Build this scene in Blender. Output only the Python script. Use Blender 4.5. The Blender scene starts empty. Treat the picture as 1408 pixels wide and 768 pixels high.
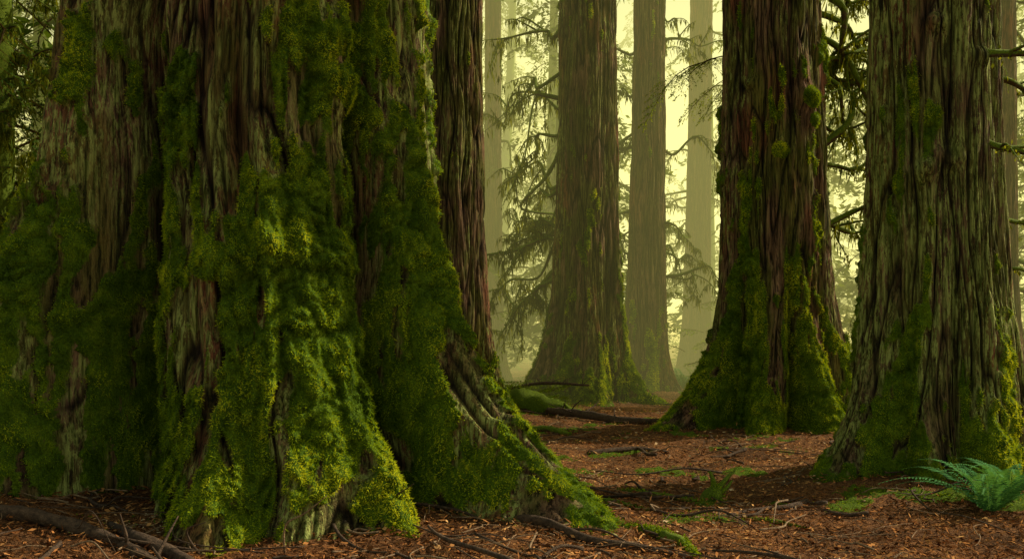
import bpy, math, numpy as np
from mathutils import Vector
rng=np.random.default_rng(7)
scene=bpy.context.scene
scene.view_settings.view_transform='Standard'
scene.view_settings.look='None'
scene.view_settings.exposure=0

# ------------------------------------------------------------ noise
_pr=np.random.default_rng(3)
_perm=_pr.permutation(256).astype(np.int32)
_g=_pr.normal(size=(256,3)).astype(np.float32); _g/=np.linalg.norm(_g,axis=1)[:,None]
def pn(x,y,z,seed=0):
    x,y,z=np.broadcast_arrays(np.asarray(x,np.float32)+seed*17.3,np.asarray(y,np.float32)+seed*5.1,np.asarray(z,np.float32)+seed*9.7)
    xi=np.floor(x).astype(np.int32);yi=np.floor(y).astype(np.int32);zi=np.floor(z).astype(np.int32)
    xf=x-xi;yf=y-yi;zf=z-zi
    u=xf*xf*(3-2*xf);v=yf*yf*(3-2*yf);w=zf*zf*(3-2*zf)
    out=0
    for a in (0,1):
        ha=_perm[(xi+a)&255]; wa=u if a else 1-u
        for b in (0,1):
            hb=_perm[(ha+yi+b)&255]; wb=v if b else 1-v
            for c in (0,1):
                h=_perm[(hb+zi+c)&255]; wc=w if c else 1-w
                out=out+wa*wb*wc*(_g[h,0]*(xf-a)+_g[h,1]*(yf-b)+_g[h,2]*(zf-c))
    return out*1.6
def ss(a,b,x):
    t=np.clip((x-a)/(b-a),0,1); return t*t*(3-2*t)

# ------------------------------------------------------------ mesh helper
def mk(name,V,F,mat,attrs=None,parent=None,smooth=True,loc=(0,0,0)):
    V=np.ascontiguousarray(V,dtype=np.float32); F=np.ascontiguousarray(F,dtype=np.int32)
    me=bpy.data.meshes.new(name)
    me.vertices.add(len(V)); me.vertices.foreach_set('co',V.ravel())
    me.loops.add(F.size); me.loops.foreach_set('vertex_index',F.ravel())
    me.polygons.add(len(F)); me.polygons.foreach_set('loop_start',np.arange(len(F),dtype=np.int32)*F.shape[1])
    me.update(calc_edges=True)
    me.polygons.foreach_set('use_smooth',np.full(len(F),smooth,dtype=bool))
    for k,a in (attrs or {}).items():
        at=me.attributes.new(k,'FLOAT','POINT'); at.data.foreach_set('value',np.ascontiguousarray(a,dtype=np.float32).ravel())
    me.materials.append(mat)
    ob=bpy.data.objects.new(name,me); scene.collection.objects.link(ob); ob.location=loc
    if parent is not None: ob.parent=parent
    return ob
def empty(name,loc):
    e=bpy.data.objects.new(name,None); e.location=loc; e.empty_display_size=.3
    scene.collection.objects.link(e); return e
def quads(p,d,w):
    n=len(p); V=np.empty((n,4,3),np.float32)
    V[:,0]=p; V[:,1]=p+.5*d+w; V[:,2]=p+d; V[:,3]=p+.5*d-w
    return V.reshape(-1,3)
def qf(nv): return np.arange(nv,dtype=np.int32).reshape(-1,4)
def unit(v): return v/np.maximum(np.linalg.norm(v,axis=-1,keepdims=True),1e-6)

# ------------------------------------------------------------ materials
def newmat(name):
    m=bpy.data.materials.new(name); m.use_nodes=True; nt=m.node_tree; nt.nodes.clear()
    return m,nt
class G:
    def __init__(s,nt): s.nt=nt
    def n(s,t,**k):
        nd=s.nt.nodes.new(t)
        for a,b in k.items(): setattr(nd,a,b)
        return nd
    def l(s,a,b): s.nt.links.new(a,b)
    def attr(s,name): return s.n('ShaderNodeAttribute',attribute_name=name).outputs['Fac']
    def noise(s,vec,scale,detail=4,rough=.55,dist=0):
        nd=s.n('ShaderNodeTexNoise'); nd.inputs['Scale'].default_value=scale; nd.inputs['Detail'].default_value=detail
        nd.inputs['Roughness'].default_value=rough; nd.inputs['Distortion'].default_value=dist
        s.l(vec,nd.inputs['Vector']); return nd.outputs['Fac']
    def mapping(s,vec,sc):
        nd=s.n('ShaderNodeMapping'); nd.inputs['Scale'].default_value=sc; s.l(vec,nd.inputs['Vector']); return nd.outputs['Vector']
    def ramp(s,f,stops):
        nd=s.n('ShaderNodeValToRGB'); cr=nd.color_ramp
        while len(cr.elements)<len(stops): cr.elements.new(.5)
        for e,(p,c) in zip(cr.elements,stops): e.position=p; e.color=(*c,1) if len(c)==3 else c
        s.l(f,nd.inputs['Fac']); return nd.outputs['Color']
    def mr(s,f,a,b,c=0,d=1):
        nd=s.n('ShaderNodeMapRange'); nd.interpolation_type='SMOOTHSTEP'
        for i,v in zip((1,2,3,4),(a,b,c,d)): nd.inputs[i].default_value=v
        s.l(f,nd.inputs[0]); return nd.outputs[0]
    def mix(s,f,a,b,mode='MIX'):
        nd=s.n('ShaderNodeMix',data_type='RGBA',blend_type=mode)
        if isinstance(f,(int,float)): nd.inputs[0].default_value=f
        else: s.l(f,nd.inputs[0])
        for i,v in ((6,a),(7,b)):
            if isinstance(v,tuple): nd.inputs[i].default_value=(*v,1)
            else: s.l(v,nd.inputs[i])
        return nd.outputs[2]
    def math(s,op,a,b=0.0):
        nd=s.n('ShaderNodeMath',operation=op)
        for i,v in enumerate((a,b)):
            if isinstance(v,(int,float)): nd.inputs[i].default_value=v
            else: s.l(v,nd.inputs[i])
        return nd.outputs[0]
    def bsdf(s,col,rough=.9,bump=None,dist=.01,strength=.6,spec=.2):
        b=s.n('ShaderNodeBsdfPrincipled'); s.l(col,b.inputs['Base Color'])
        b.inputs['Roughness'].default_value=rough; b.inputs['Specular IOR Level'].default_value=spec
        if bump is not None:
            bn=s.n('ShaderNodeBump'); bn.inputs['Distance'].default_value=dist; bn.inputs['Strength'].default_value=strength
            s.l(bump,bn.inputs['Height']); s.l(bn.outputs[0],b.inputs['Normal'])
        return b.outputs[0]
    def out(s,sh):
        o=s.n('ShaderNodeOutputMaterial'); s.l(sh,o.inputs['Surface'])

def bark_mat(name,lichen=.5,red=.5,bright=1.0,algae=.5):
    m,nt=newmat(name); g=G(nt)
    tc=g.n('ShaderNodeTexCoord').outputs['Object']
    st=g.mapping(tc,(1,1,.07)); st2=g.mapping(tc,(1,1,.3))
    fine=g.noise(st,34,4,.7); mid=g.noise(st,9,3,.6); big=g.noise(st2,1.3,3,.6)
    sp=g.noise(g.mapping(tc,(1,1,.25)),20,6,.8)
    k=bright
    c1=g.ramp(mid,[(.3,(.062*k,.037*k,.022*k)),(.5,(.16*k,.095*k,.055*k)),(.7,(.29*k,.18*k,.11*k))])
    c2=g.ramp(mid,[(.3,(.08*k,.031*k,.018*k)),(.6,(.24*k,.095*k,.052*k)),(.8,(.36*k,.165*k,.09*k))])
    col=g.mix(g.mr(big,.5-.12*red+.06,.64),c1,c2)
    col=g.mix(g.mr(fine,.38,.56,.9,0),col,(.016,.011,.008))
    alg=g.mr(g.noise(st2,3.1,4,.6),.38,.6)
    col=g.mix(g.math('MULTIPLY',alg,algae),col,g.ramp(fine,[(.36,(.018,.026,.005)),(.6,(.16,.20,.025))]))
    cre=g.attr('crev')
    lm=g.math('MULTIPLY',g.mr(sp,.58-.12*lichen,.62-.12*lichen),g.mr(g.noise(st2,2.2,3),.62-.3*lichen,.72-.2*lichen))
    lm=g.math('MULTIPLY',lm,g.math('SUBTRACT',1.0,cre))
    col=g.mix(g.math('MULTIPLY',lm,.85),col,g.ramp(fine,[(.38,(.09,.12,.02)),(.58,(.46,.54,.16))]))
    col=g.mix(g.math('MULTIPLY',cre,.92),col,(.009,.007,.005))  # crevice bark tone, with occlusion-like shade painted into the colour
    mo=g.attr('moss')
    iso=g.noise(tc,7,4,.6); isof=g.noise(tc,60,3,.7)
    mc=g.ramp(iso,[(.3,(.045,.09,.006)),(.5,(.11,.20,.010)),(.7,(.22,.32,.016))])
    mc=g.mix(g.mr(isof,.35,.65,.6,0),mc,(.018,.034,.004))
    mf=g.mr(g.math('ADD',mo,g.math('MULTIPLY',g.math('SUBTRACT',isof,.5),.8)),.35,.6)
    col=g.mix(mf,col,mc)
    h=g.math('ADD',g.math('MULTIPLY',fine,1.0),g.math('MULTIPLY',isof,.5))
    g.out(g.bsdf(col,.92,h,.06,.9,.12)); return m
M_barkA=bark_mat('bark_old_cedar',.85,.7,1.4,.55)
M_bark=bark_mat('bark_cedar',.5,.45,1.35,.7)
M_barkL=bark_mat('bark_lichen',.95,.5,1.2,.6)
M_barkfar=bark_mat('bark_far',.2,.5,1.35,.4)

def leaf_mat(name,stops,trans=.45,wood=(.06,.045,.02)):
    m,nt=newmat(name); g=G(nt)
    r=g.attr('rnd'); col=g.ramp(r,stops)
    col=g.mix(g.mr(r,-.6,-.4,1,0),col,wood)
    d=g.n('ShaderNodeBsdfDiffuse'); g.l(col,d.inputs[0])
    if trans<=0: g.out(d.outputs[0]); return m
    t=g.n('ShaderNodeBsdfTranslucent')
    tcol=g.mix(1.0,col,(1.6,1.35,.5),'MULTIPLY'); g.l(tcol,t.inputs[0])
    mx=g.n('ShaderNodeMixShader'); mx.inputs[0].default_value=trans
    g.l(d.outputs[0],mx.inputs[1]); g.l(t.outputs[0],mx.inputs[2]); g.out(mx.outputs[0]); return m
M_moss=leaf_mat('moss_fuzz',[(0,(.03,.06,.004)),(.3,(.11,.19,.007)),(.65,(.30,.41,.012)),(1,(.58,.63,.03))],.35)
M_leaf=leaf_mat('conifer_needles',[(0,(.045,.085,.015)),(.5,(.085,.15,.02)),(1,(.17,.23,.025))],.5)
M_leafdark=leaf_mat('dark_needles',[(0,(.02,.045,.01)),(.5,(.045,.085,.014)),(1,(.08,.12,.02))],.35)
M_leafy=leaf_mat('shrub_leaves',[(0,(.08,.14,.02)),(.5,(.14,.22,.025)),(1,(.25,.31,.03))],.5)
M_hang=leaf_mat('hanging_moss',[(0,(.05,.07,.01)),(.5,(.12,.15,.018)),(1,(.22,.25,.03))],.5)
M_fern=leaf_mat('fern_frond',[(0,(.05,.14,.05)),(.5,(.10,.28,.10)),(1,(.2,.42,.14))],.3)
M_litter=leaf_mat('needle_litter',[(0,(.05,.02,.009)),(.3,(.18,.072,.026)),(.6,(.42,.18,.06)),(.85,(.6,.34,.13)),(.97,(.7,.55,.35)),(1,(.12,.15,.02))],0)

def ground_mat():
    m,nt=newmat('forest_floor'); g=G(nt)
    tc=g.n('ShaderNodeTexCoord').outputs['Object']
    a=g.noise(tc,1.1,4,.6); b=g.noise(tc,24,5,.75); c=g.noise(tc,90,2,.7)
    col=g.ramp(b,[(.35,(.03,.014,.008)),(.5,(.16,.07,.032)),(.65,(.38,.17,.065))])
    col=g.mix(g.mr(c,.45,.65),col,(.43,.21,.085))
    col=g.mix(g.mr(a,.35,.6,.6,0),col,(.045,.027,.014))
    mo=g.attr('moss')
    mc=g.ramp(c,[(.3,(.03,.06,.005)),(.7,(.18,.28,.015))])
    mf=g.mr(g.math('ADD',mo,g.math('MULTIPLY',g.math('SUBTRACT',b,.5),.8)),.35,.6)
    col=g.mix(mf,col,mc)
    g.out(g.bsdf(col,.95,g.math('ADD',b,g.math('MULTIPLY',c,.5)),.06,1,.1)); return m
M_ground=ground_mat()
def wood_mat(name,cs,mossy=.0):
    m,nt=newmat(name); g=G(nt)
    tc=g.n('ShaderNodeTexCoord').outputs['Object']
    a=g.noise(tc,25,4,.65); b=g.noise(tc,3,3,.6); f=g.noise(tc,90,2,.7)
    col=g.ramp(a,[(.3,cs[0]),(.7,cs[1])])
    if mossy>0:
        geo=g.n('ShaderNodeNewGeometry'); sx=g.n('ShaderNodeSeparateXYZ'); g.l(geo.outputs['Normal'],sx.inputs[0])
        k=g.math('ADD',g.math('MULTIPLY',sx.outputs[2],.35),b)
        mc=g.ramp(f,[(.3,(.04,.07,.006)),(.7,(.19,.27,.018))])
        col=g.mix(g.mr(k,.75-mossy*.6,.85-mossy*.6),col,mc)
    g.out(g.bsdf(col,.9,g.math('ADD',a,f),.02,.7,.2)); return m
M_stick=wood_mat('dead_wood',((.03,.02,.015),(.13,.085,.055)))
M_stickp=wood_mat('pale_twig',((.12,.07,.04),(.36,.25,.15)))
M_limb=wood_mat('mossy_limb',((.04,.028,.016),(.14,.10,.05)),.75)
M_log=wood_mat('mossy_log',((.04,.024,.014),(.16,.09,.05)),.7)

# ------------------------------------------------------------ ground
TREES=[(-2.67,10.2,2.6),(1.72,22.7,1.1),(3.63,26.2,.8),(4.33,16.3,1.4),(4.67,10.9,1.0),(-1.18,19,.9)]
def gh(x,y):
    h=.07*pn(x*.35,y*.35,0,1)+.035*pn(x*1.3,y*1.3,0,2)+.015*pn(x*5,y*5,0,3)
    for cx,cy,r in TREES:
        d=np.hypot(x-cx,y-cy); h=h+.14*np.exp(-(d/(r+.6))**4)
    h=h+.26*ss(-2.2,-5.0,x)*ss(20,13,y)
    far=np.hypot(x,y-10); h=h+1.2*ss(35,90,far)*(pn(x*.03,y*.03,0,5)+.2)
    return h
def gmoss(x,y):
    m=ss(.36,.56,pn(x*.9,y*.9,.3,11)+.65*pn(x*3,y*3,0,12)+.3*pn(x*9,y*9,0,13))
    return m*ss(7,9,y)
def coords(lo,hi,step,far,n):
    inner=np.arange(lo,hi,step); t=np.linspace(0,1,n)[1:]**2.5
    return np.concatenate([(lo-t*(far+lo))[::-1],inner,hi+t*(far-hi)])
xs=coords(-7.5,8.,.035,180,60); ys=coords(4.5,17,.035,220,80); 
X,Y=np.meshgrid(xs,ys); Z=gh(X,Y)
gm=gmoss(X,Y)
fineg=.03*np.abs(pn(X*9,Y*9,0,6))+.016*pn(X*28,Y*28,0,7)
Z=Z+fineg*(np.abs(X)<12)+gm*.035*np.clip(np.abs(pn(X*4,Y*4,0,8))*2,0,1)
ny,nx=X.shape
idx=np.arange(ny*nx).reshape(ny,nx)
def gridF(idx): return np.stack([idx[:-1,:-1],idx[:-1,1:],idx[1:,1:],idx[1:,:-1]],-1).reshape(-1,4)
mk('ground',np.stack([X,Y,Z],-1).reshape(-1,3),gridF(idx),M_ground,{'moss':gm.ravel()})

# ------------------------------------------------------------ tubes
def tube(P,R,ns=10,rough=.15,seed=0):
    P=np.array(P,float); n=max(8,int(len(P)*5))
    t=np.linspace(0,len(P)-1,n); 
    Pp=np.vstack([2*P[0]-P[1],P,2*P[-1]-P[-2]]); i=np.minimum(t.astype(int),len(P)-2); f=(t-i)[:,None]
    a,b,c,d=Pp[i],Pp[i+1],Pp[i+2],Pp[i+3]
    C=.5*((2*b)+(-a+c)*f+(2*a-5*b+4*c-d)*f**2+(-a+3*b-3*c+d)*f**3)
    r=np.interp(t,np.linspace(0,len(P)-1,len(R)),R)
    T=unit(np.gradient(C,axis=0)); up=np.array([.1,.2,1.]) if abs(T[0,2])<.9 else np.array([1,.1,0.])
    A=unit(np.cross(T,up)); B=np.cross(T,A)
    th=np.linspace(0,2*np.pi,ns,endpoint=False)
    rr=r[:,None]*(1+rough*pn(C[:,:1]*6+np.cos(th)*1.2,C[:,1:2]*6+np.sin(th)*1.2,C[:,2:]*6,seed)*1.5)
    V=C[:,None,:]+rr[...,None]*(np.cos(th)[None,:,None]*A[:,None,:]+np.sin(th)[None,:,None]*B[:,None,:])
    id_=np.arange(n*ns).reshape(n,ns); j=np.roll(id_,-1,axis=1)
    F=np.stack([id_[:-1],j[:-1],j[1:],id_[1:]],-1).reshape(-1,4)
    V=V.reshape(-1,3); k=len(V)
    V=np.vstack([V,C[:1],C[-1:]])
    caps=[]
    for q in range(0,ns,2):
        caps.append([k,id_[0,(q+2)%ns],id_[0,(q+1)%ns],id_[0,q]]); caps.append([k+1,id_[-1,q],id_[-1,(q+1)%ns],id_[-1,(q+2)%ns]])
    return V,np.vstack([F,np.array(caps)]),C
class Acc:
    def __init__(s): s.V=[];s.F=[];s.n=0
    def add(s,V,F): s.V.append(V); s.F.append(F+s.n); s.n+=len(V)
    def get(s): return np.vstack(s.V),np.vstack(s.F)
def hangmoss(C,n,L,rad=.03):
    i=rng.integers(0,len(C),n); p=C[i]+rng.normal(size=(n,3))*rad
    cl=.35+.65*np.abs(np.sin(i*1.7+3*np.sin(i*.6)))
    d=np.stack([rng.normal(size=n)*.2,rng.normal(size=n)*.2,-np.ones(n)],-1)*(cl*L*rng.random(n)**1.5+.02)[:,None]
    w=unit(np.stack([rng.normal(size=n),rng.normal(size=n),np.zeros(n)],-1))*(.008+.014*rng.random(n))[:,None]
    return quads(p,d,w)

# ------------------------------------------------------------ trunks
def trunk(name,cx,cy,r0,H,lobes,nth,nz,zt,mat,mossfn,face=-math.pi/2,flute=.07,barkA=.045,barkf=4.,burls=(),lean=(0,0),fuzz=0,fuzzl=.02,taper=.02,seed=0,flare=.25,flareh=1.0):
    root=empty(name,(cx,cy,0))
    u=np.linspace(-np.pi,np.pi,nth,endpoint=False); th=face+u-.55*np.sin(u)
    z=np.concatenate([np.linspace(-.35,zt,nz),zt+(H-zt)*np.linspace(0,1,40)[1:]**1.5])
    TH,Zg=np.meshgrid(th,z)
    rb=r0*(1-taper*(Zg-2))
    rb=np.maximum(rb,r0*.2)
    tw=TH+.10*pn(Zg*.45,0*TH,np.cos(TH)*.8,seed+21)+.04*pn(Zg*1.3,np.sin(TH)*1.5,np.cos(TH)*1.5,seed+22)
    R=rb+flare*np.exp(-np.maximum(Zg,0)/flareh)
    zz=np.maximum(Zg,-.35)
    for (a,w,amp,h,pw,keep) in lobes:
        d=(tw-a+np.pi)%(2*np.pi)-np.pi
        prof=np.exp(-np.abs(d/w)**pw)
        R=R+prof*(amp*np.exp(-zz/h)+keep)
    c,s=np.cos(tw),np.sin(tw)
    fl=pn(c*r0*1.5,s*r0*1.5,Zg*.10,seed+1); fl2=pn(c*r0*3.2,s*r0*3.2,Zg*.16,seed+2)
    R=R+flute*r0*(fl*1.2+ (1-2.2*np.abs(fl2))*.5)
    dR=np.abs(np.gradient(R,axis=1)/np.gradient(TH,axis=1)); stretch=np.sqrt(R**2+dR**2)/r0
    w=ss(1.5,3.0,stretch); damp=1-.6*ss(2.2,4.5,stretch)
    wx0=.35*pn(c*r0*2,s*r0*2,Zg*.7,seed+33)
    def ridge(f,zs,sd):
        return pn(c*r0*f+wx0,s*r0*f+wx0,Zg*zs,sd)
    n1=ridge(barkf,.45,seed+3)*(1-w)+ridge(barkf*2.4,.5,seed+4)*w
    n2=ridge(barkf*2.6,.9,seed+5)*(1-w)+ridge(barkf*6,1.0,seed+6)*w
    n3=pn(c*r0*barkf*6,s*r0*barkf*6,Zg*3,seed+7)
    e1=np.minimum(np.abs(n1)*2.6,1)**.6; e2=np.minimum(np.abs(n2)*2.6,1)**.7
    px,py=R*np.cos(TH),R*np.sin(TH)
    moss=mossfn(TH,Zg,px,py,e1,fl,seed)
    bark=(barkA*(e1-.6)*damp+barkA*.55*(e2-.6)+barkA*.25*n3)
    b1=np.abs(pn(px*3.6,py*3.6,Zg*3.0,seed+8)); b2=np.abs(pn(px*9,py*9,Zg*8,seed+9)); b3=pn(px*24,py*24,Zg*22,seed+10)
    puff=.08*np.minimum(b1*2.2,1)+.05*np.minimum(b2*2.2,1)+.018*b3
    mk_=ss(.15,.7,moss)
    R=R+bark*(1-.35*mk_)+mk_*puff*min(1,r0/.9)
    for (a,zb,rad,amp,ms) in burls:
        d=((TH-a+np.pi)%(2*np.pi)-np.pi)*r0
        q=np.exp(-((d/rad)**2+((Zg-zb)/rad)**2))
        R=R+amp*q*(1+.4*pn(px*6,py*6,Zg*6,seed+12))
        moss=np.maximum(moss,ms*ss(.2,.5,q)) if ms>0 else moss*(1-q)
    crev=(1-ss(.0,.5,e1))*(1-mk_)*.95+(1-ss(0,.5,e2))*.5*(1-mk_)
    crev=np.minimum(np.maximum(crev,mk_*(1-ss(.0,.3,b1*2.2))*.5),1)  # gaps between moss clumps get the same painted-in darkening
    P=np.stack([R*np.cos(TH)+lean[0]*Zg,R*np.sin(TH)+lean[1]*Zg,Zg],-1)
    nzt=len(z); id_=np.arange(nzt*nth).reshape(nzt,nth); j=np.roll(id_,-1,axis=1)
    F=np.stack([id_[:-1],j[:-1],j[1:],id_[1:]],-1).reshape(-1,4)
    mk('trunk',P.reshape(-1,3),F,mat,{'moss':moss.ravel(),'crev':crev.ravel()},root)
    if fuzz>0:
        du=np.roll(P,-1,1)-np.roll(P,1,1); dz=np.gradient(P,axis=0)
        N=np.cross(du,dz); A=np.linalg.norm(N,axis=-1); N=N/np.maximum(A,1e-9)[...,None]
        wgt=(A*ss(.3,.7,moss)*(Zg<zt)*(Zg>-.1)*(N[...,1]<.5)); cs=np.cumsum(wgt.ravel()); 
        k=np.searchsorted(cs,rng.random(fuzz)*cs[-1]); k=np.minimum(k,len(cs)-1)
        p=P.reshape(-1,3)[k]+rng.normal(size=(fuzz,3))*.008; nn=N.reshape(-1,3)[k]
        rv=rng.normal(size=(fuzz,3)); d=unit(nn*1.0+rv*.55+np.array([0,0,-.25]))*(fuzzl*(.5+rng.random(fuzz)))[:,None]
        wv=unit(np.cross(d,rng.normal(size=(fuzz,3))))*fuzzl*.16
        V=np.stack([p-wv,p+wv,p+d],1).reshape(-1,3)
        cl=pn(p[:,0]*3,p[:,1]*3,p[:,2]*3,41)*.7+pn(p[:,0]*.9,p[:,1]*.9,p[:,2]*.7,42)*.9
        bb=b1.ravel()[k]; b2k=b2.ravel()[k]
        rn=np.clip(.04+.5*cl+.35*bb*1.8+.35*b2k*1.8+.25*rng.random(fuzz),0,1)
        mk('moss',V,np.arange(fuzz*3).reshape(-1,3),M_moss,{'rnd':np.repeat(rn,3)},root,smooth=False)
    return root
D=math.radians
def moss_generic(zb,amt):
    def f(TH,Z,px,py,e1,fl,seed):
        n=pn(px*1.6,py*1.6,Z*.5,seed+50)+.65*pn(px*5,py*5,Z*1.1,seed+51)+.55*pn(px*14,py*14,Z*3,seed+52)
        return ss(-.1,.5,n+amt+1.25*np.exp(-np.maximum(Z,0)/zb)-.75+.45*(e1-.5))
    return f
def mossA(TH,Z,px,py,e1,fl,seed):
    n=.9*pn(px*1.3,py*1.3,Z*.55,seed+50)+.8*pn(px*4.2,py*4.2,Z*1.0,seed+51)+.65*pn(px*12,py*12,Z*2.5,seed+52)
    d=(TH-D(-70)+np.pi)%(2*np.pi)-np.pi
    col=np.exp(-(d/.42)**4)*ss(3.2,2.2,Z)
    d2=(TH-D(-36)+np.pi)%(2*np.pi)-np.pi; rr=np.exp(-(d2/.42)**4)*ss(3.0,1.4,Z)
    d3=(TH-D(205)+np.pi)%(2*np.pi)-np.pi; ll=np.exp(-(d3/.9)**4)*ss(5,2.4,Z)*.8
    bare=ss(.5,.65,pn(px*2.2,py*2.2,Z*1.4,seed+60))
    toe=ss(.35,.0,Z+.2*pn(px*3,py*3,0,7))*.7
    return ss(-.05,.45,n-.06+.55*col+.6*rr+.45*ll+.5*(e1-.5)-toe)*(1-.9*bare)

trunk('cedar_tree',-2.67,10.2,1.80,34,[
  (D(-35),.20,2.05,1.5,2.2,.10),(D(-71),.35,.80,2.6,4,.18),(D(-57),.09,.5,.45,2,0),(D(-88),.11,.35,.6,2,0),
  (D(-109),.12,-1.35,3.4,2,-.12),(D(-49),.055,-.75,3.0,2,-.12),(D(205),.55,1.75,1.8,2.5,.0),(D(185),.5,-.30,40,2,0),(D(-132),.17,.6,1.8,2,.10),(D(-152),.06,-.25,3,2,-.08),
  (D(-5),.2,.9,.8,2,.03),(D(60),.3,1.2,.9,2,.05),(D(120),.3,1.2,.9,2,.05),(D(-62),.05,-.12,8,2,-.05),(D(-78),.05,-.10,8,2,-.06)],
  1200,600,5.0,M_barkA,mossA,face=D(-75),flute=.08,barkA=.10,barkf=4.0,
  burls=((D(-52),3.75,.2,.22,1),(D(-56),4.15,.16,.2,1),(D(-47),3.55,.12,.14,1),(D(-66),2.65,.13,.10,1),(D(-74),2.35,.2,.12,1),(D(-60),2.25,.14,.12,1),(D(-84),2.2,.16,.1,1)),fuzz=380000,fuzzl=.022,seed=1,flare=.22,flareh=1.3)
trunk('cedar_tree',1.72,22.7,.70,38,[(D(195),.45,.75,1.3,2.2,.05),(D(-28),.22,1.0,.55,2,.05),(D(-85),.3,.45,.9,2.5,.06),(D(-55),.06,-.3,2,2,-.06),(D(-120),.2,.35,.7,2,.04),(D(60),.3,.6,.8,2,.0)],
  420,330,9.5,M_bark,moss_generic(1.6,.12),barkA=.06,barkf=6,fuzz=60000,fuzzl=.035,seed=4,lean=(.004,0))
trunk('cedar_tree',3.55,26.2,.46,38,[(D(200),.4,.45,1.0,2.2,.02),(D(-30),.3,.55,.6,2,.02),(D(-90),.3,.4,.7,2.5,.03),(D(90),.4,.4,.8,2,.0)],
  300,260,11,M_barkfar,moss_generic(1.2,-.1),barkA=.045,barkf=8,fuzz=20000,fuzzl=.04,seed=5,lean=(.012,0),flare=.15)
trunk('cedar_tree',7.1,38,.50,40,[(D(200),.4,.3,1.2,2.2,.02),(D(-30),.3,.35,.9,2,.02)],
  200,200,15,M_barkfar,moss_generic(1.0,-.3),barkA=.045,barkf=8,seed=6,lean=(.015,0),flare=.15)
trunk('cedar_tree',4.33,16.3,.80,38,[(D(196),.34,1.15,.85,2.2,.05),(D(-108),.22,.62,.8,2.6,.05),(D(-68),.24,.62,.8,2.6,.06),(D(-88),.07,-.35,1.3,2,-.05),(D(-42),.08,-.25,4,2,-.12),(D(-12),.3,.75,1.0,2.2,.07),(D(-140),.07,-.2,1.5,2,-.04),(D(70),.4,.7,.9,2,0),(D(120),.3,.8,.9,2,0)],
  720,460,7.2,M_bark,moss_generic(1.6,.32),barkA=.07,barkf=5.2,burls=((D(-62),5.35,.17,.2,1),(D(-56),5.0,.12,.14,1),(D(-96),4.5,.13,.12,1),(D(-130),5.6,.1,.1,0)),fuzz=120000,fuzzl=.028,seed=7,lean=(-.004,0))
trunk('cedar_tree',4.67,10.9,.66,36,[(D(196),.36,.62,.8,2.2,.04),(D(-115),.2,.3,.8,2.6,.03),(D(-75),.26,.25,.8,2.6,.05),(D(-20),.4,.55,1.0,2.2,.04),(D(-95),.06,-.12,3,2,-.03),(D(70),.4,.5,.9,2,0)],
  760,500,5.4,M_barkL,moss_generic(.7,.28),barkA=.065,barkf=6.8,burls=((D(-100),3.45,.13,.13,0),(D(-118),3.3,.1,.1,0),(D(-108),4.85,.1,.1,0),(D(-70),4.5,.09,.09,0)),fuzz=80000,fuzzl=.018,seed=8,lean=(-.006,0),flare=.18)
trunk('cedar_tree',-1.18,19.2,.62,38,[(D(-20),.3,.5,1.2,2,.03),(D(-100),.3,.4,1,2,.04)],
  340,300,8.5,M_bark,moss_generic(1.3,.0),barkA=.06,barkf=6,fuzz=20000,fuzzl=.03,seed=9)
trunk('hemlock_tree',-.65,34,.33,36,[(D(-40),.4,.25,1,2,.0)],160,180,13,M_barkfar,moss_generic(1,-.3),barkA=.025,barkf=8,seed=10)
trunk('hemlock_tree',11.95,24,.36,36,[(D(-40),.4,.25,1,2,.0)],160,180,10,M_barkfar,moss_generic(2,-.1),barkA=.025,barkf=8,seed=11)

# ------------------------------------------------------------ boughs
def bough(L,droop,nt_,nl,leaf,r,wid=.2):
    t=(np.arange(nt_)+r.random(nt_)*.8)/nt_; t=.08+.9*t
    side=np.where(np.arange(nt_)%2==0,1.,-1.)
    ln=L*.5*(1-t)**.75*(.6+.6*r.random(nt_))+.08*L
    k=r.integers(0,nt_,nl); s=r.random(nl)**.8
    def axis(t): return np.stack([L*t,.04*L*np.sin(t*6),.12*L*t-droop*L*t**2],-1)
    dirs=unit(np.stack([np.full(nt_,.75),side*(.7+.3*r.random(nt_)),-.15-.3*r.random(nt_)],-1))
    p=axis(t[k])+dirs[k]*(ln[k]*s)[:,None]; p[:,2]-=.25*ln[k]*s**2
    ld=unit(dirs[k]+r.normal(size=(nl,3))*np.array([.6,.6,.35]))
    d=ld*(leaf*(.6+.8*r.random(nl)))[:,None]
    nrm=np.array([0,0,1.])+r.normal(size=(nl,3))*.6
    w=unit(np.cross(ld,nrm))*leaf*wid
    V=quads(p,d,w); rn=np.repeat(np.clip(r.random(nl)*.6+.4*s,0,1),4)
    tt=np.linspace(0,.95,7); a=axis(tt)
    W=[]
    for off in (np.array([0,0,1.]),np.array([0,1.,0])):
        h=(.007*L*(1-tt)+.002)[:,None]*off
        W.append(np.stack([a[:-1]-h[:-1],a[1:]-h[1:],a[1:]+h[1:],a[:-1]+h[:-1]],1).reshape(-1,3))
    b0=axis(t); b1=b0+dirs*ln[:,None]; b1[:,2]-=.25*ln; hw=np.array([0,0,.002*L])
    W.append(np.stack([b0-hw,b1-hw*.3,b1+hw*.3,b0+hw],1).reshape(-1,3))
    W=np.vstack(W)
    return np.vstack([V,W]).astype(np.float32),np.concatenate([rn,-np.ones(len(W))])
br=np.random.default_rng(11)
BV=[bough(1.,.25+.4*br.random(),16,130,.095,br,.22) for _ in range(6)]
BC=[bough(1.,.25+.4*br.random(),10,50,.16,br,.25) for _ in range(4)]
BD=[bough(1.,.3+.4*br.random(),22,460,.032,br) for _ in range(4)]
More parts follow.
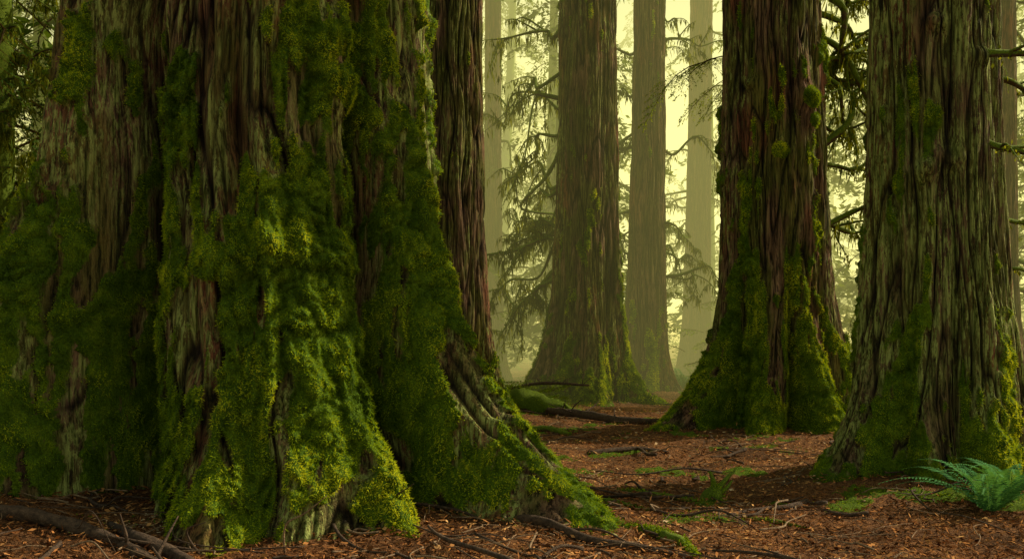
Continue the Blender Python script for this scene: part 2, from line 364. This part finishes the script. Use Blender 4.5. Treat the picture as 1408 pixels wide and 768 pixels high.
def place(Bs,pos,ang,sc,pitch,name,mat,parent=None,tint=None):
    Vs=[];Rs=[]
    for i in range(len(pos)):
        V,rn=Bs[i%len(Bs)]; ca,sa=math.cos(ang[i]),math.sin(ang[i]); cp,sp=math.cos(pitch[i]),math.sin(pitch[i])
        x=V[:,0]*cp-V[:,2]*sp; zz=V[:,0]*sp+V[:,2]*cp
        Vs.append(np.stack([x*ca-V[:,1]*sa,x*sa+V[:,1]*ca,zz],-1)*sc[i]+pos[i])
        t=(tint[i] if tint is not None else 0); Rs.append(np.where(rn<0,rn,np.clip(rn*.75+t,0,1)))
    V=np.vstack(Vs)
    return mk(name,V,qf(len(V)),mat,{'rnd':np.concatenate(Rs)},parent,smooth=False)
def conifer_boughs(cx,cy,z0,z1,n,L,r):
    z=z0+(z1-z0)*r.random(n); a=r.random(n)*2*np.pi
    pos=np.stack([np.full(n,cx),np.full(n,cy),z],-1); sc=L*(.5+.7*r.random(n))*(1-.55*(z-z0)/(z1-z0))
    return pos,a,sc,-.1-.35*r.random(n)
r2=np.random.default_rng(21)
roots=[o for o in bpy.data.objects if o.type=='EMPTY']
for o in roots:
    p,a,s,pt=conifer_boughs(0,0,18,33,24,3.4,r2)
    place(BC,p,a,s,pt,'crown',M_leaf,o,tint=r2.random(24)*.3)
# distant forest
ps=[];an=[];sc=[];pi=[];ti=[]; TV=Acc()
r3=np.random.default_rng(5)
cand=[]
for i in range(105):
    y=31+46*r3.random()**.9; x=(r3.random()*2-1)*(y*.62+4)
    cand.append((x,y))
cand+=[(-9.,20.),(-12.,25),(-6.5,30),(15.,28.),(12,32),(20,32),(-15,18)]
for (x,y) in cand:
    h=14+12*r3.random(); rad=.10+.18*r3.random()
    if abs(x-5.3*y/30)<.8 and y<48: continue
    z0=float(gh(np.array(x),np.array(y)))
    ln=r3.normal(size=2)*.3
    V,F,_=tube([(x,y,z0-.3),(x+ln[0]*.3,y,z0+h*.3),(x+ln[0],y+ln[1],z0+h*.7),(x+ln[0],y+ln[1],z0+h)],[rad*1.25,rad,rad*.6,.03],9,.08)
    TV.add(V,F)
    n=38; p,a,s,pt=conifer_boughs(x,y,1.0+2*r3.random(),h,n,3.6,r3); ps.append(p);an.append(a);sc.append(s);pi.append(pt);ti.append(np.full(n,r3.random()*.35-.05)+.1*r3.random(n))
forest=empty('background_forest',(0,0,0))
V,F=TV.get(); mk('trunks',V,F,M_limb,None,forest)
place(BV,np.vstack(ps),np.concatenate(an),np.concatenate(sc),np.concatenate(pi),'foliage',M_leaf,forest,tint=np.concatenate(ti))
n=1100; y=27+45*r3.random(n); x=(r3.random(n)*2-1)*(y*.62+3)
z=gh(x,y)+r3.random(n)**1.5*2.8
place(BV,np.stack([x,y,z],-1),r3.random(n)*6.28,.7+1.0*r3.random(n),.1+.6*r3.random(n),'understory_shrubs',M_leafy,None,tint=r3.random(n)*.3)
hem=empty('hemlock_tree',(-8.2,15.5,0))
V,F,_=tube([(0,0,-.2),(.1,0,5),(0,.1,12),(.1,0,20)],[.3,.24,.16,.03],14,.1); mk('trunk',V,F,M_limb,None,hem)
n=95; p,a,s,pt=conifer_boughs(0,0,.6,12,n,3.2,r3); place(BD,p,a,s,pt,'foliage',M_leafdark,hem,tint=r3.random(n)*.3)

# ------------------------------------------------------------ mossy limbs
def limbs(items,seed,hang=120,twig=4,par=None,Lh=.22,crook=.05):
    r=np.random.default_rng(seed); A=Acc(); H=[]
    for (p0,p1,rad,sag) in items:
        p0=np.array(p0,float);p1=np.array(p1,float); L=np.linalg.norm(p1-p0); m=6
        pts=[p0+(p1-p0)*t+np.array([0,0,sag*L*(math.sin(t*math.pi)*1.0)])+r.normal(size=3)*crook*L*(0<i) for i,t in enumerate(np.linspace(0,1,m))]
        V,F,C=tube(pts,[rad,rad*.75,rad*.5,rad*.3,rad*.12],8,.3); A.add(V,F); H.append(hangmoss(C,hang,Lh,rad*.8))
        for k in range(twig):
            q=C[int(len(C)*(.25+.7*r.random()))-1]; l=L*(.2+.3*r.random()); dr=unit((p1-p0)/L+r.normal(size=3)*.8)*l
            e=q+dr+np.array([0,0,-.25*l])
            V,F,C2=tube([q,q+dr*.5+r.normal(size=3)*.08*l,e],[rad*.4,rad*.25,rad*.08],6,.2); A.add(V,F); H.append(hangmoss(C2,hang//3,Lh*.7,rad*.4))
    V,F=A.get(); off=np.array(par.location)
    mk('limbs',V-off,F,M_limb,None,par)
    V=np.vstack(H)-off; mk('hanging_moss',V,qf(len(V)),M_hang,{'rnd':np.repeat(np.random.default_rng(1).random(len(V)//4),4)},par,smooth=False)
C_,D_,E_,F_,G_=roots[1],roots[2],roots[3],roots[4],roots[5]; H_=roots[8]
limbs([((4.85,10.4,4.55),(5.75,9.6,4.25),.055,.03),((5.0,10.35,3.62),(5.8,9.6,3.05),.045,.05),((5.2,10.8,4.35),(6.3,10.8,4.15),.045,.05),((5.2,10.8,3.75),(6.2,11,3.55),.03,.05),((5.25,10.8,2.75),(6.2,10.9,2.9),.035,.0),((5.3,10.8,2.3),(6.3,10.9,2.2),.03,.0)],1,90,2,G_,.08)
r4=np.random.default_rng(9)
it=[]
for i in range(16):
    z=3.0+4.8*r4.random(); it.append(((5.0,16.4+.4*r4.random(),z),(6.2+1.6*r4.random(),16.2+2*r4.random(),z-2.2*r4.random()+.5),.035+.045*r4.random(),.2*r4.normal()))
limbs(it,2,190,5,F_,.35,.08)
it=[]
for i in range(16):
    z=2.4+6.5*r4.random(); it.append(((1.2,22.9,z),(-.9+1.2*r4.random(),23+2*r4.random(),z-2.0*r4.random()+.3),.035+.04*r4.random(),.15*r4.normal()))
limbs(it,3,210,5,C_,.5,.09)
it=[]
for i in range(18):
    z=3+8*r4.random(); sd=1 if i%2 else -1; it.append(((3.7+.3*sd,26.2,z),(3.7+sd*(1.+1.6*r4.random()),25.5+2*r4.random(),z-1.3*r4.random()),.025+.025*r4.random(),.12))
limbs(it,4,130,4,D_,.4,.09)
it=[]
for i in range(20):
    z=2.+9*r4.random(); sd=1 if i%3 else -1; it.append(((11.95,24,z),(11.95-sd*(1.5+3.0*r4.random()),23+2*r4.random(),z-1.5*r4.random()),.03+.04*r4.random(),.15*r4.normal()))
limbs(it,5,170,5,H_,.4,.08)
it=[]
for i in range(18):
    z=2.+9*r4.random(); x0=roots[7].location.x; it.append(((x0,34,z),(x0+(2.5*r4.random()+1)*(1 if i%2 else -1),33+2*r4.random(),z-1.5*r4.random()),.05,.1*r4.normal()))
limbs(it,6,150,5,roots[7],.5,.08)
it=[]
for i in range(18):
    z=3.+11*r4.random(); it.append(((7.3,38,z),(7.3+(2.5*r4.random()+1.2)*(1 if i%2 else -1),37+2*r4.random(),z-1.5*r4.random()),.05,.1*r4.normal()))
limbs(it,7,150,5,E_,.5,.08)
it=[]
for i in range(14):
    z=3.+5*r4.random(); it.append(((-8.2,15.5,z),(-8.2+2.8*r4.random(),14+2*r4.random(),z-1.6*r4.random()),.035,.05))
limbs(it,8,200,5,hem,.4,.08)
n=7; place(BD,np.array([[.3*i-1.2,.0+.2*i,6.1+.12*(i%3)] for i in range(n)]),np.full(n,math.pi*.95)+r4.normal(size=n)*.5,np.full(n,1.3),np.full(n,-.25),'foliage',M_leafy,F_,tint=np.full(n,.3))

# ------------------------------------------------------------ unseen trees added toward the sun to shade the foreground
ps=[];an=[];sc=[];pi=[]; TV=Acc(); r5=np.random.default_rng(31)
for (x,y) in [(15,8.6),(25,10)]:
    h=30; V,F,_=tube([(x,y,-.4),(x,y,6),(x+.2,y,18),(x,y,h)],[.6,.5,.35,.04],14,.12); TV.add(V,F)
    n=42;p,a,s,pt=conifer_boughs(x,y,5,h,n,3.3,r5); ps.append(p);an.append(a);sc.append(s);pi.append(pt)
nb=empty('unseen_shade_trees',(0,0,0)); V,F=TV.get(); mk('trunks',V,F,M_limb,None,nb)
place(BC,np.vstack(ps),np.concatenate(an),np.concatenate(sc),np.concatenate(pi),'foliage',M_leaf,nb)

# ------------------------------------------------------------ litter
r6=np.random.default_rng(77)
def litter(n,lmin,lmax,asp,name,mat,ylim=(5.2,30),bias=0,lift=.03):
    y=ylim[0]+(ylim[1]-ylim[0])*r6.random(n)**1.7; x=(r6.random(n)*2-1)*(y*.58+.8)
    z=gh(x,y)+.012+lift*r6.random(n)**1.5
    a=r6.random(n)*6.283; tl=r6.normal(size=n)*.3
    L=lmin+(lmax-lmin)*r6.random(n)**2
    d=np.stack([np.cos(a)*np.cos(tl),np.sin(a)*np.cos(tl),np.sin(tl)],-1)
    w=unit(np.cross(d,np.array([0,0,1.])+r6.normal(size=(n,3))*.5))*(L*asp)[:,None]
    p=np.stack([x,y,z],-1)
    keep=(gmoss(x,y)<.45)|(r6.random(n)<.25)
    p,d,w,L=p[keep],d[keep],w[keep],L[keep]
    V=quads(p,d*L[:,None],w)
    rn=np.clip(r6.random(len(p))*.8+bias+.4*pn(p[:,0],p[:,1],0,9),0,1)
    mk(name,V,qf(len(V)),mat,{'rnd':np.repeat(rn,4)},None,smooth=False)
litter(190000,.02,.10,.08,'needle_litter',M_litter,lift=.045)
litter(70000,.015,.06,.28,'bark_flakes',M_litter,bias=.0,lift=.04)
litter(3000,.035,.08,.32,'fallen_leaves',M_litter,bias=.2,lift=.05)
n=140000; y=6+14*r6.random(n); x=(r6.random(n)*2-1)*(y*.55+.5); k=r6.random(n)<gmoss(x,y); x,y=x[k],y[k]; n=len(x)
p=np.stack([x,y,gh(x,y)+.035],-1); d=unit(r6.normal(size=(n,3))*.8+np.array([0,0,1.]))*.018; w=unit(np.cross(d,r6.normal(size=(n,3))))*.005
mk('ground_moss',quads(p,d,w),qf(n*4),M_moss,{'rnd':np.repeat(np.clip(.1+.45*r6.random(n),0,1),4)},None,smooth=False)
def twigs(n,name,mat,lo,hi,r0,r1,ylim):
    A=Acc()
    for i in range(n):
        y=ylim[0]+(ylim[1]-ylim[0])*r6.random()**1.5; x=(r6.random()*2-1)*(y*.56); L=lo+(hi-lo)*r6.random()**2; a=r6.random()*6.28
        m=4; pts=[]
        for t in np.linspace(-.5,.5,m):
            q=np.array([x+math.cos(a)*L*t,y+math.sin(a)*L*t])+r6.normal(size=2)*.07*L
            pts.append((q[0],q[1],float(gh(q[0],q[1]))+.03+abs(r6.normal())*.05*L))
        rr=r0+(r1-r0)*r6.random()**2
        V,F,_=tube(pts,[rr,rr*.8,rr*.4],6,.2); A.add(V,F)
    V,F=A.get(); mk(name,V,F,mat,None)
twigs(700,'scattered_twigs',M_stickp,.12,.9,.004,.011,(5.6,20))
twigs(340,'scattered_sticks',M_stick,.2,1.4,.006,.028,(5.8,22))
def branch(name,pts,R,mat,rough=.2,fz=0,ns=14,twg=0):
    P=[(x,y,float(gh(np.array(x),np.array(y)))+z) for x,y,z in pts]
    o=np.array(P[0]); V,F,C=tube(P,R,ns,rough); A=Acc(); A.add(V,F)
    for k in range(twg):
        q=C[int(len(C)*r6.random())]; e=q+np.array([r6.normal()*.25,r6.normal()*.25,.1+.2*r6.random()])
        V,F,_=tube([q,(q+e)/2+r6.normal(size=3)*.03,e],[R[0]*.3,R[0]*.2,R[0]*.08],6,.2); A.add(V,F)
    V,F=A.get()
    ob=mk(name,V-o,F,mat,None,loc=o)
    if fz:
        i=r6.integers(0,len(C)*ns,fz); p=V[i]-o+r6.normal(size=(fz,3))*R[0]*.22
        kk=pn(p[:,0]*5,p[:,1]*5,p[:,2]*5,3)>-.15; p=p[kk]; m_=len(p)
        d=unit(r6.normal(size=(m_,3))*.8+np.array([0,0,1.]))*.017; w=unit(np.cross(d,r6.normal(size=(m_,3))))*.005
        mk('moss',quads(p,d,w),qf(m_*4),M_moss,{'rnd':np.repeat(.1+.55*r6.random(m_),4)},ob,smooth=False)
    return ob
branch('fallen_branch',[(-4.3,7.35,.03),(-3.7,7.4,.06),(-3.1,7.25,.05),(-2.6,6.9,.02),(-2.2,6.5,-.02)],[.06,.055,.045,.03],M_stick,.3,twg=3)
branch('fallen_branch',[(-3.1,7.6,.02),(-2.75,7.2,.05),(-2.4,6.95,.04),(-2.1,6.6,.02)],[.035,.045,.05,.04],M_stick,.25)
branch('exposed_root',[(-.1,8.1,.0),(.25,7.75,.05),(.6,7.3,.04),(1.05,7.05,.03),(1.6,6.7,-.02)],[.05,.035,.03,.015],M_stick,.2)
branch('exposed_root',[(.95,8.0,.0),(1.15,7.7,.02),(1.25,7.3,.03),(1.3,6.9,.01)],[.03,.05,.045,.03],M_log,.4,fz=3500)
branch('exposed_root',[(1.1,10.2,.0),(1.4,9.95,.02),(1.7,9.7,.02),(2.0,9.6,.0)],[.025,.04,.03,.015],M_log,.4,fz=1500)
branch('exposed_root',[(.5,9.3,.0),(.9,9.1,.02),(1.3,8.95,.0)],[.015,.03,.015],M_log,.3,fz=900)
branch('exposed_root',[(2.0,8.7,.0),(2.3,8.5,.02),(2.5,8.2,.0)],[.02,.025,.012],M_log,.3,fz=500)
branch('exposed_root',[(2.9,9.6,.0),(2.6,9.2,.03),(2.2,9.0,.02),(1.7,8.6,-.01)],[.03,.028,.02,.01],M_stick,.3)
branch('curved_twig',[(-1.62,7.0,.0),(-1.6,6.95,.22),(-1.45,6.9,.3),(-1.3,6.9,.42)],[.008,.006,.003],M_stickp,.1,ns=6)
branch('curved_twig',[(-2.2,7.0,.0),(-2.3,6.95,.2),(-2.15,6.9,.28)],[.01,.007,.003],M_stick,.1,ns=6)
branch('curved_twig',[(-1.0,8.3,.1),(-.9,7.7,.25),(-.75,7.5,.38)],[.012,.007,.003],M_stick,.1,ns=6)
lg=branch('fallen_log',[(-.25,20.0,.18),(.3,19.7,.2),(.85,19.3,.12),(1.3,18.8,.02)],[.24,.27,.19,.1],M_log,.35,fz=8000,ns=20,twg=6)
branch('fallen_branch',[(.7,19.0,.12),(1.3,18.0,.1),(1.9,17.2,.08),(2.5,16.7,.05)],[.06,.08,.07,.05],M_stick,.3,twg=6)
branch('fallen_branch',[(-.2,20.5,.4),(.6,20.4,.6),(1.6,20.3,.55)],[.03,.035,.02],M_stick,.2,twg=7)
branch('fallen_branch',[(.2,16.4,.03),(.6,15.9,.08),(.9,15.3,.03)],[.04,.05,.03],M_log,.3,fz=900)
branch('fallen_branch',[(1.0,13.0,.03),(1.6,13.3,.05),(2.1,13.2,.03)],[.03,.04,.02],M_stick,.3)
st=branch('mossy_stump',[(1.98,9.75,-.03),(2.0,9.75,.06),(2.04,9.76,.13)],[.13,.11,.05],M_log,.5,fz=1500,ns=18,twg=3)

# ------------------------------------------------------------ ferns & seedlings
def fern(name,x,y,nf,L,seed,mat=M_fern):
    r=np.random.default_rng(seed); Q=[];R=[]
    for i in range(nf):
        a=2*np.pi*i/nf+r.normal()*.2; l=L*(.75+.4*r.random()); el=.75+.5*r.random(); m=34
        t=np.linspace(.06,1,m); rr=l*(t*math.cos(el)+.3*t*t); zz=l*(math.sin(el)*1.25*t-.6*t**2.3)
        P=np.stack([np.cos(a)*rr,np.sin(a)*rr,zz],-1); T=unit(np.gradient(P,axis=0)); S=np.array([-math.sin(a),math.cos(a),0])
        wl=l*.17*np.maximum(np.sin(np.clip(t*1.0+.12,0,1)*np.pi),.05)**.6*(1-.35*t)
        for sd in (1,-1):
            d=(S*sd*.95+T*.35+np.array([0,0,-.12])+r.normal(size=(m,3))*.05)*wl[:,None]
            Q.append(quads(P,d,T*l*.012)); R.append(np.repeat(.2+.6*t*r.random(m),4))
        Q.append(quads(P[:-1],np.diff(P,axis=0)*1.1,np.tile(S*.004,(m-1,1)))); R.append(np.full((m-1)*4,.9))
    V=np.vstack(Q); return mk(name,V,qf(len(V)),mat,{'rnd':np.concatenate(R)},None,smooth=False,loc=(x,y,float(gh(np.array(x),np.array(y)))))
fern('sword_fern',4.25,8.75,18,.82,1)
fern('sword_fern',4.6,9.1,12,.70,2)
for i,(x,y,l) in enumerate([(4.75,27.5,.9),(5.4,28.5,1.0),(4.6,29.5,.8),(-.6,23,.8),(.1,24.5,.7),(8.2,22,.9),(7.4,20,.7),(9.2,24,1.),(-.1,21.8,.6)]):
    fern('sword_fern',x,y,16,l,10+i,M_leafy if i%2 else M_fern)
n=34; x=-.4+1.3*r6.random(n); y=20.2+1.5*r6.random(n)
place(BV,np.stack([x,y,gh(x,y)+.1+.35*r6.random(n)],-1),r6.random(n)*6.28,.35+.35*r6.random(n),.3+.5*r6.random(n),'seedling_plants',M_leafy)

# ------------------------------------------------------------ mist (own emission stands in for scattered sunlight)
def glow_mistbox(x0,x1,y0,y1,z0,z1,sg,col,st):
    m,nt=newmat('glow_mist')
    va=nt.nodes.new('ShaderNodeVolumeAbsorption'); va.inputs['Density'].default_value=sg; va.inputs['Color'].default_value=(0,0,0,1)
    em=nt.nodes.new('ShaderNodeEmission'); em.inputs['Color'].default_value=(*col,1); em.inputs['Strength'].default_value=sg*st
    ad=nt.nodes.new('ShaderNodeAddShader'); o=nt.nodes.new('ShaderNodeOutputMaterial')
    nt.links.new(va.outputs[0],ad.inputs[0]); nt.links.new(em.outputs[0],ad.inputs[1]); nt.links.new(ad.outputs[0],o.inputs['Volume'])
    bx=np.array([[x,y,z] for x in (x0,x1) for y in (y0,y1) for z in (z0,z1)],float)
    mk('glow_mist',bx,np.array([[0,1,3,2],[4,6,7,5],[0,4,5,1],[2,3,7,6],[0,2,6,4],[1,5,7,3]]),m,None,smooth=False)
glow_mistbox(-110,110,20.2,130,-5,24,.0135,(1,.92,.27),1.05)
glow_mistbox(-8,28,41,100,3.0,23,.018,(1,.94,.38),1.7)  # extra glowing volume added to brighten the upper centre of the haze

# ------------------------------------------------------------ light
az=(.945,.327); el=math.radians(36)
sd=Vector((az[0]*math.cos(el),az[1]*math.cos(el),math.sin(el)))
L=bpy.data.lights.new('sun','SUN'); L.energy=5; L.angle=math.radians(.8); L.color=(1,.88,.64)
lo=bpy.data.objects.new('sun',L); scene.collection.objects.link(lo); lo.rotation_euler=sd.to_track_quat('Z','Y').to_euler()
w=bpy.data.worlds.new('World'); scene.world=w; w.use_nodes=True; nt=w.node_tree
sky=nt.nodes.new('ShaderNodeTexSky'); sky.sky_type='NISHITA'; sky.sun_disc=False; sky.sun_elevation=el; sky.sun_rotation=math.atan2(az[0],az[1])
bg=nt.nodes['Background']; bg.inputs['Strength'].default_value=.15
mxn=nt.nodes.new('ShaderNodeMix'); mxn.data_type='RGBA'; mxn.blend_type='MULTIPLY'; mxn.inputs[0].default_value=1
nt.links.new(sky.outputs[0],mxn.inputs[6]); mxn.inputs[7].default_value=(1.5,1.12,.56,1)
nt.links.new(mxn.outputs[2],bg.inputs['Color'])

cam=bpy.data.cameras.new('camera'); cam.sensor_width=36; cam.lens=34.57; cam.shift_y=.054; cam.clip_end=600
co=bpy.data.objects.new('camera',cam); co.location=(0,0,1.6); co.rotation_euler=(math.pi/2,0,0); scene.collection.objects.link(co); scene.camera=co
print('verts',sum(len(x.vertices) for x in bpy.data.meshes))
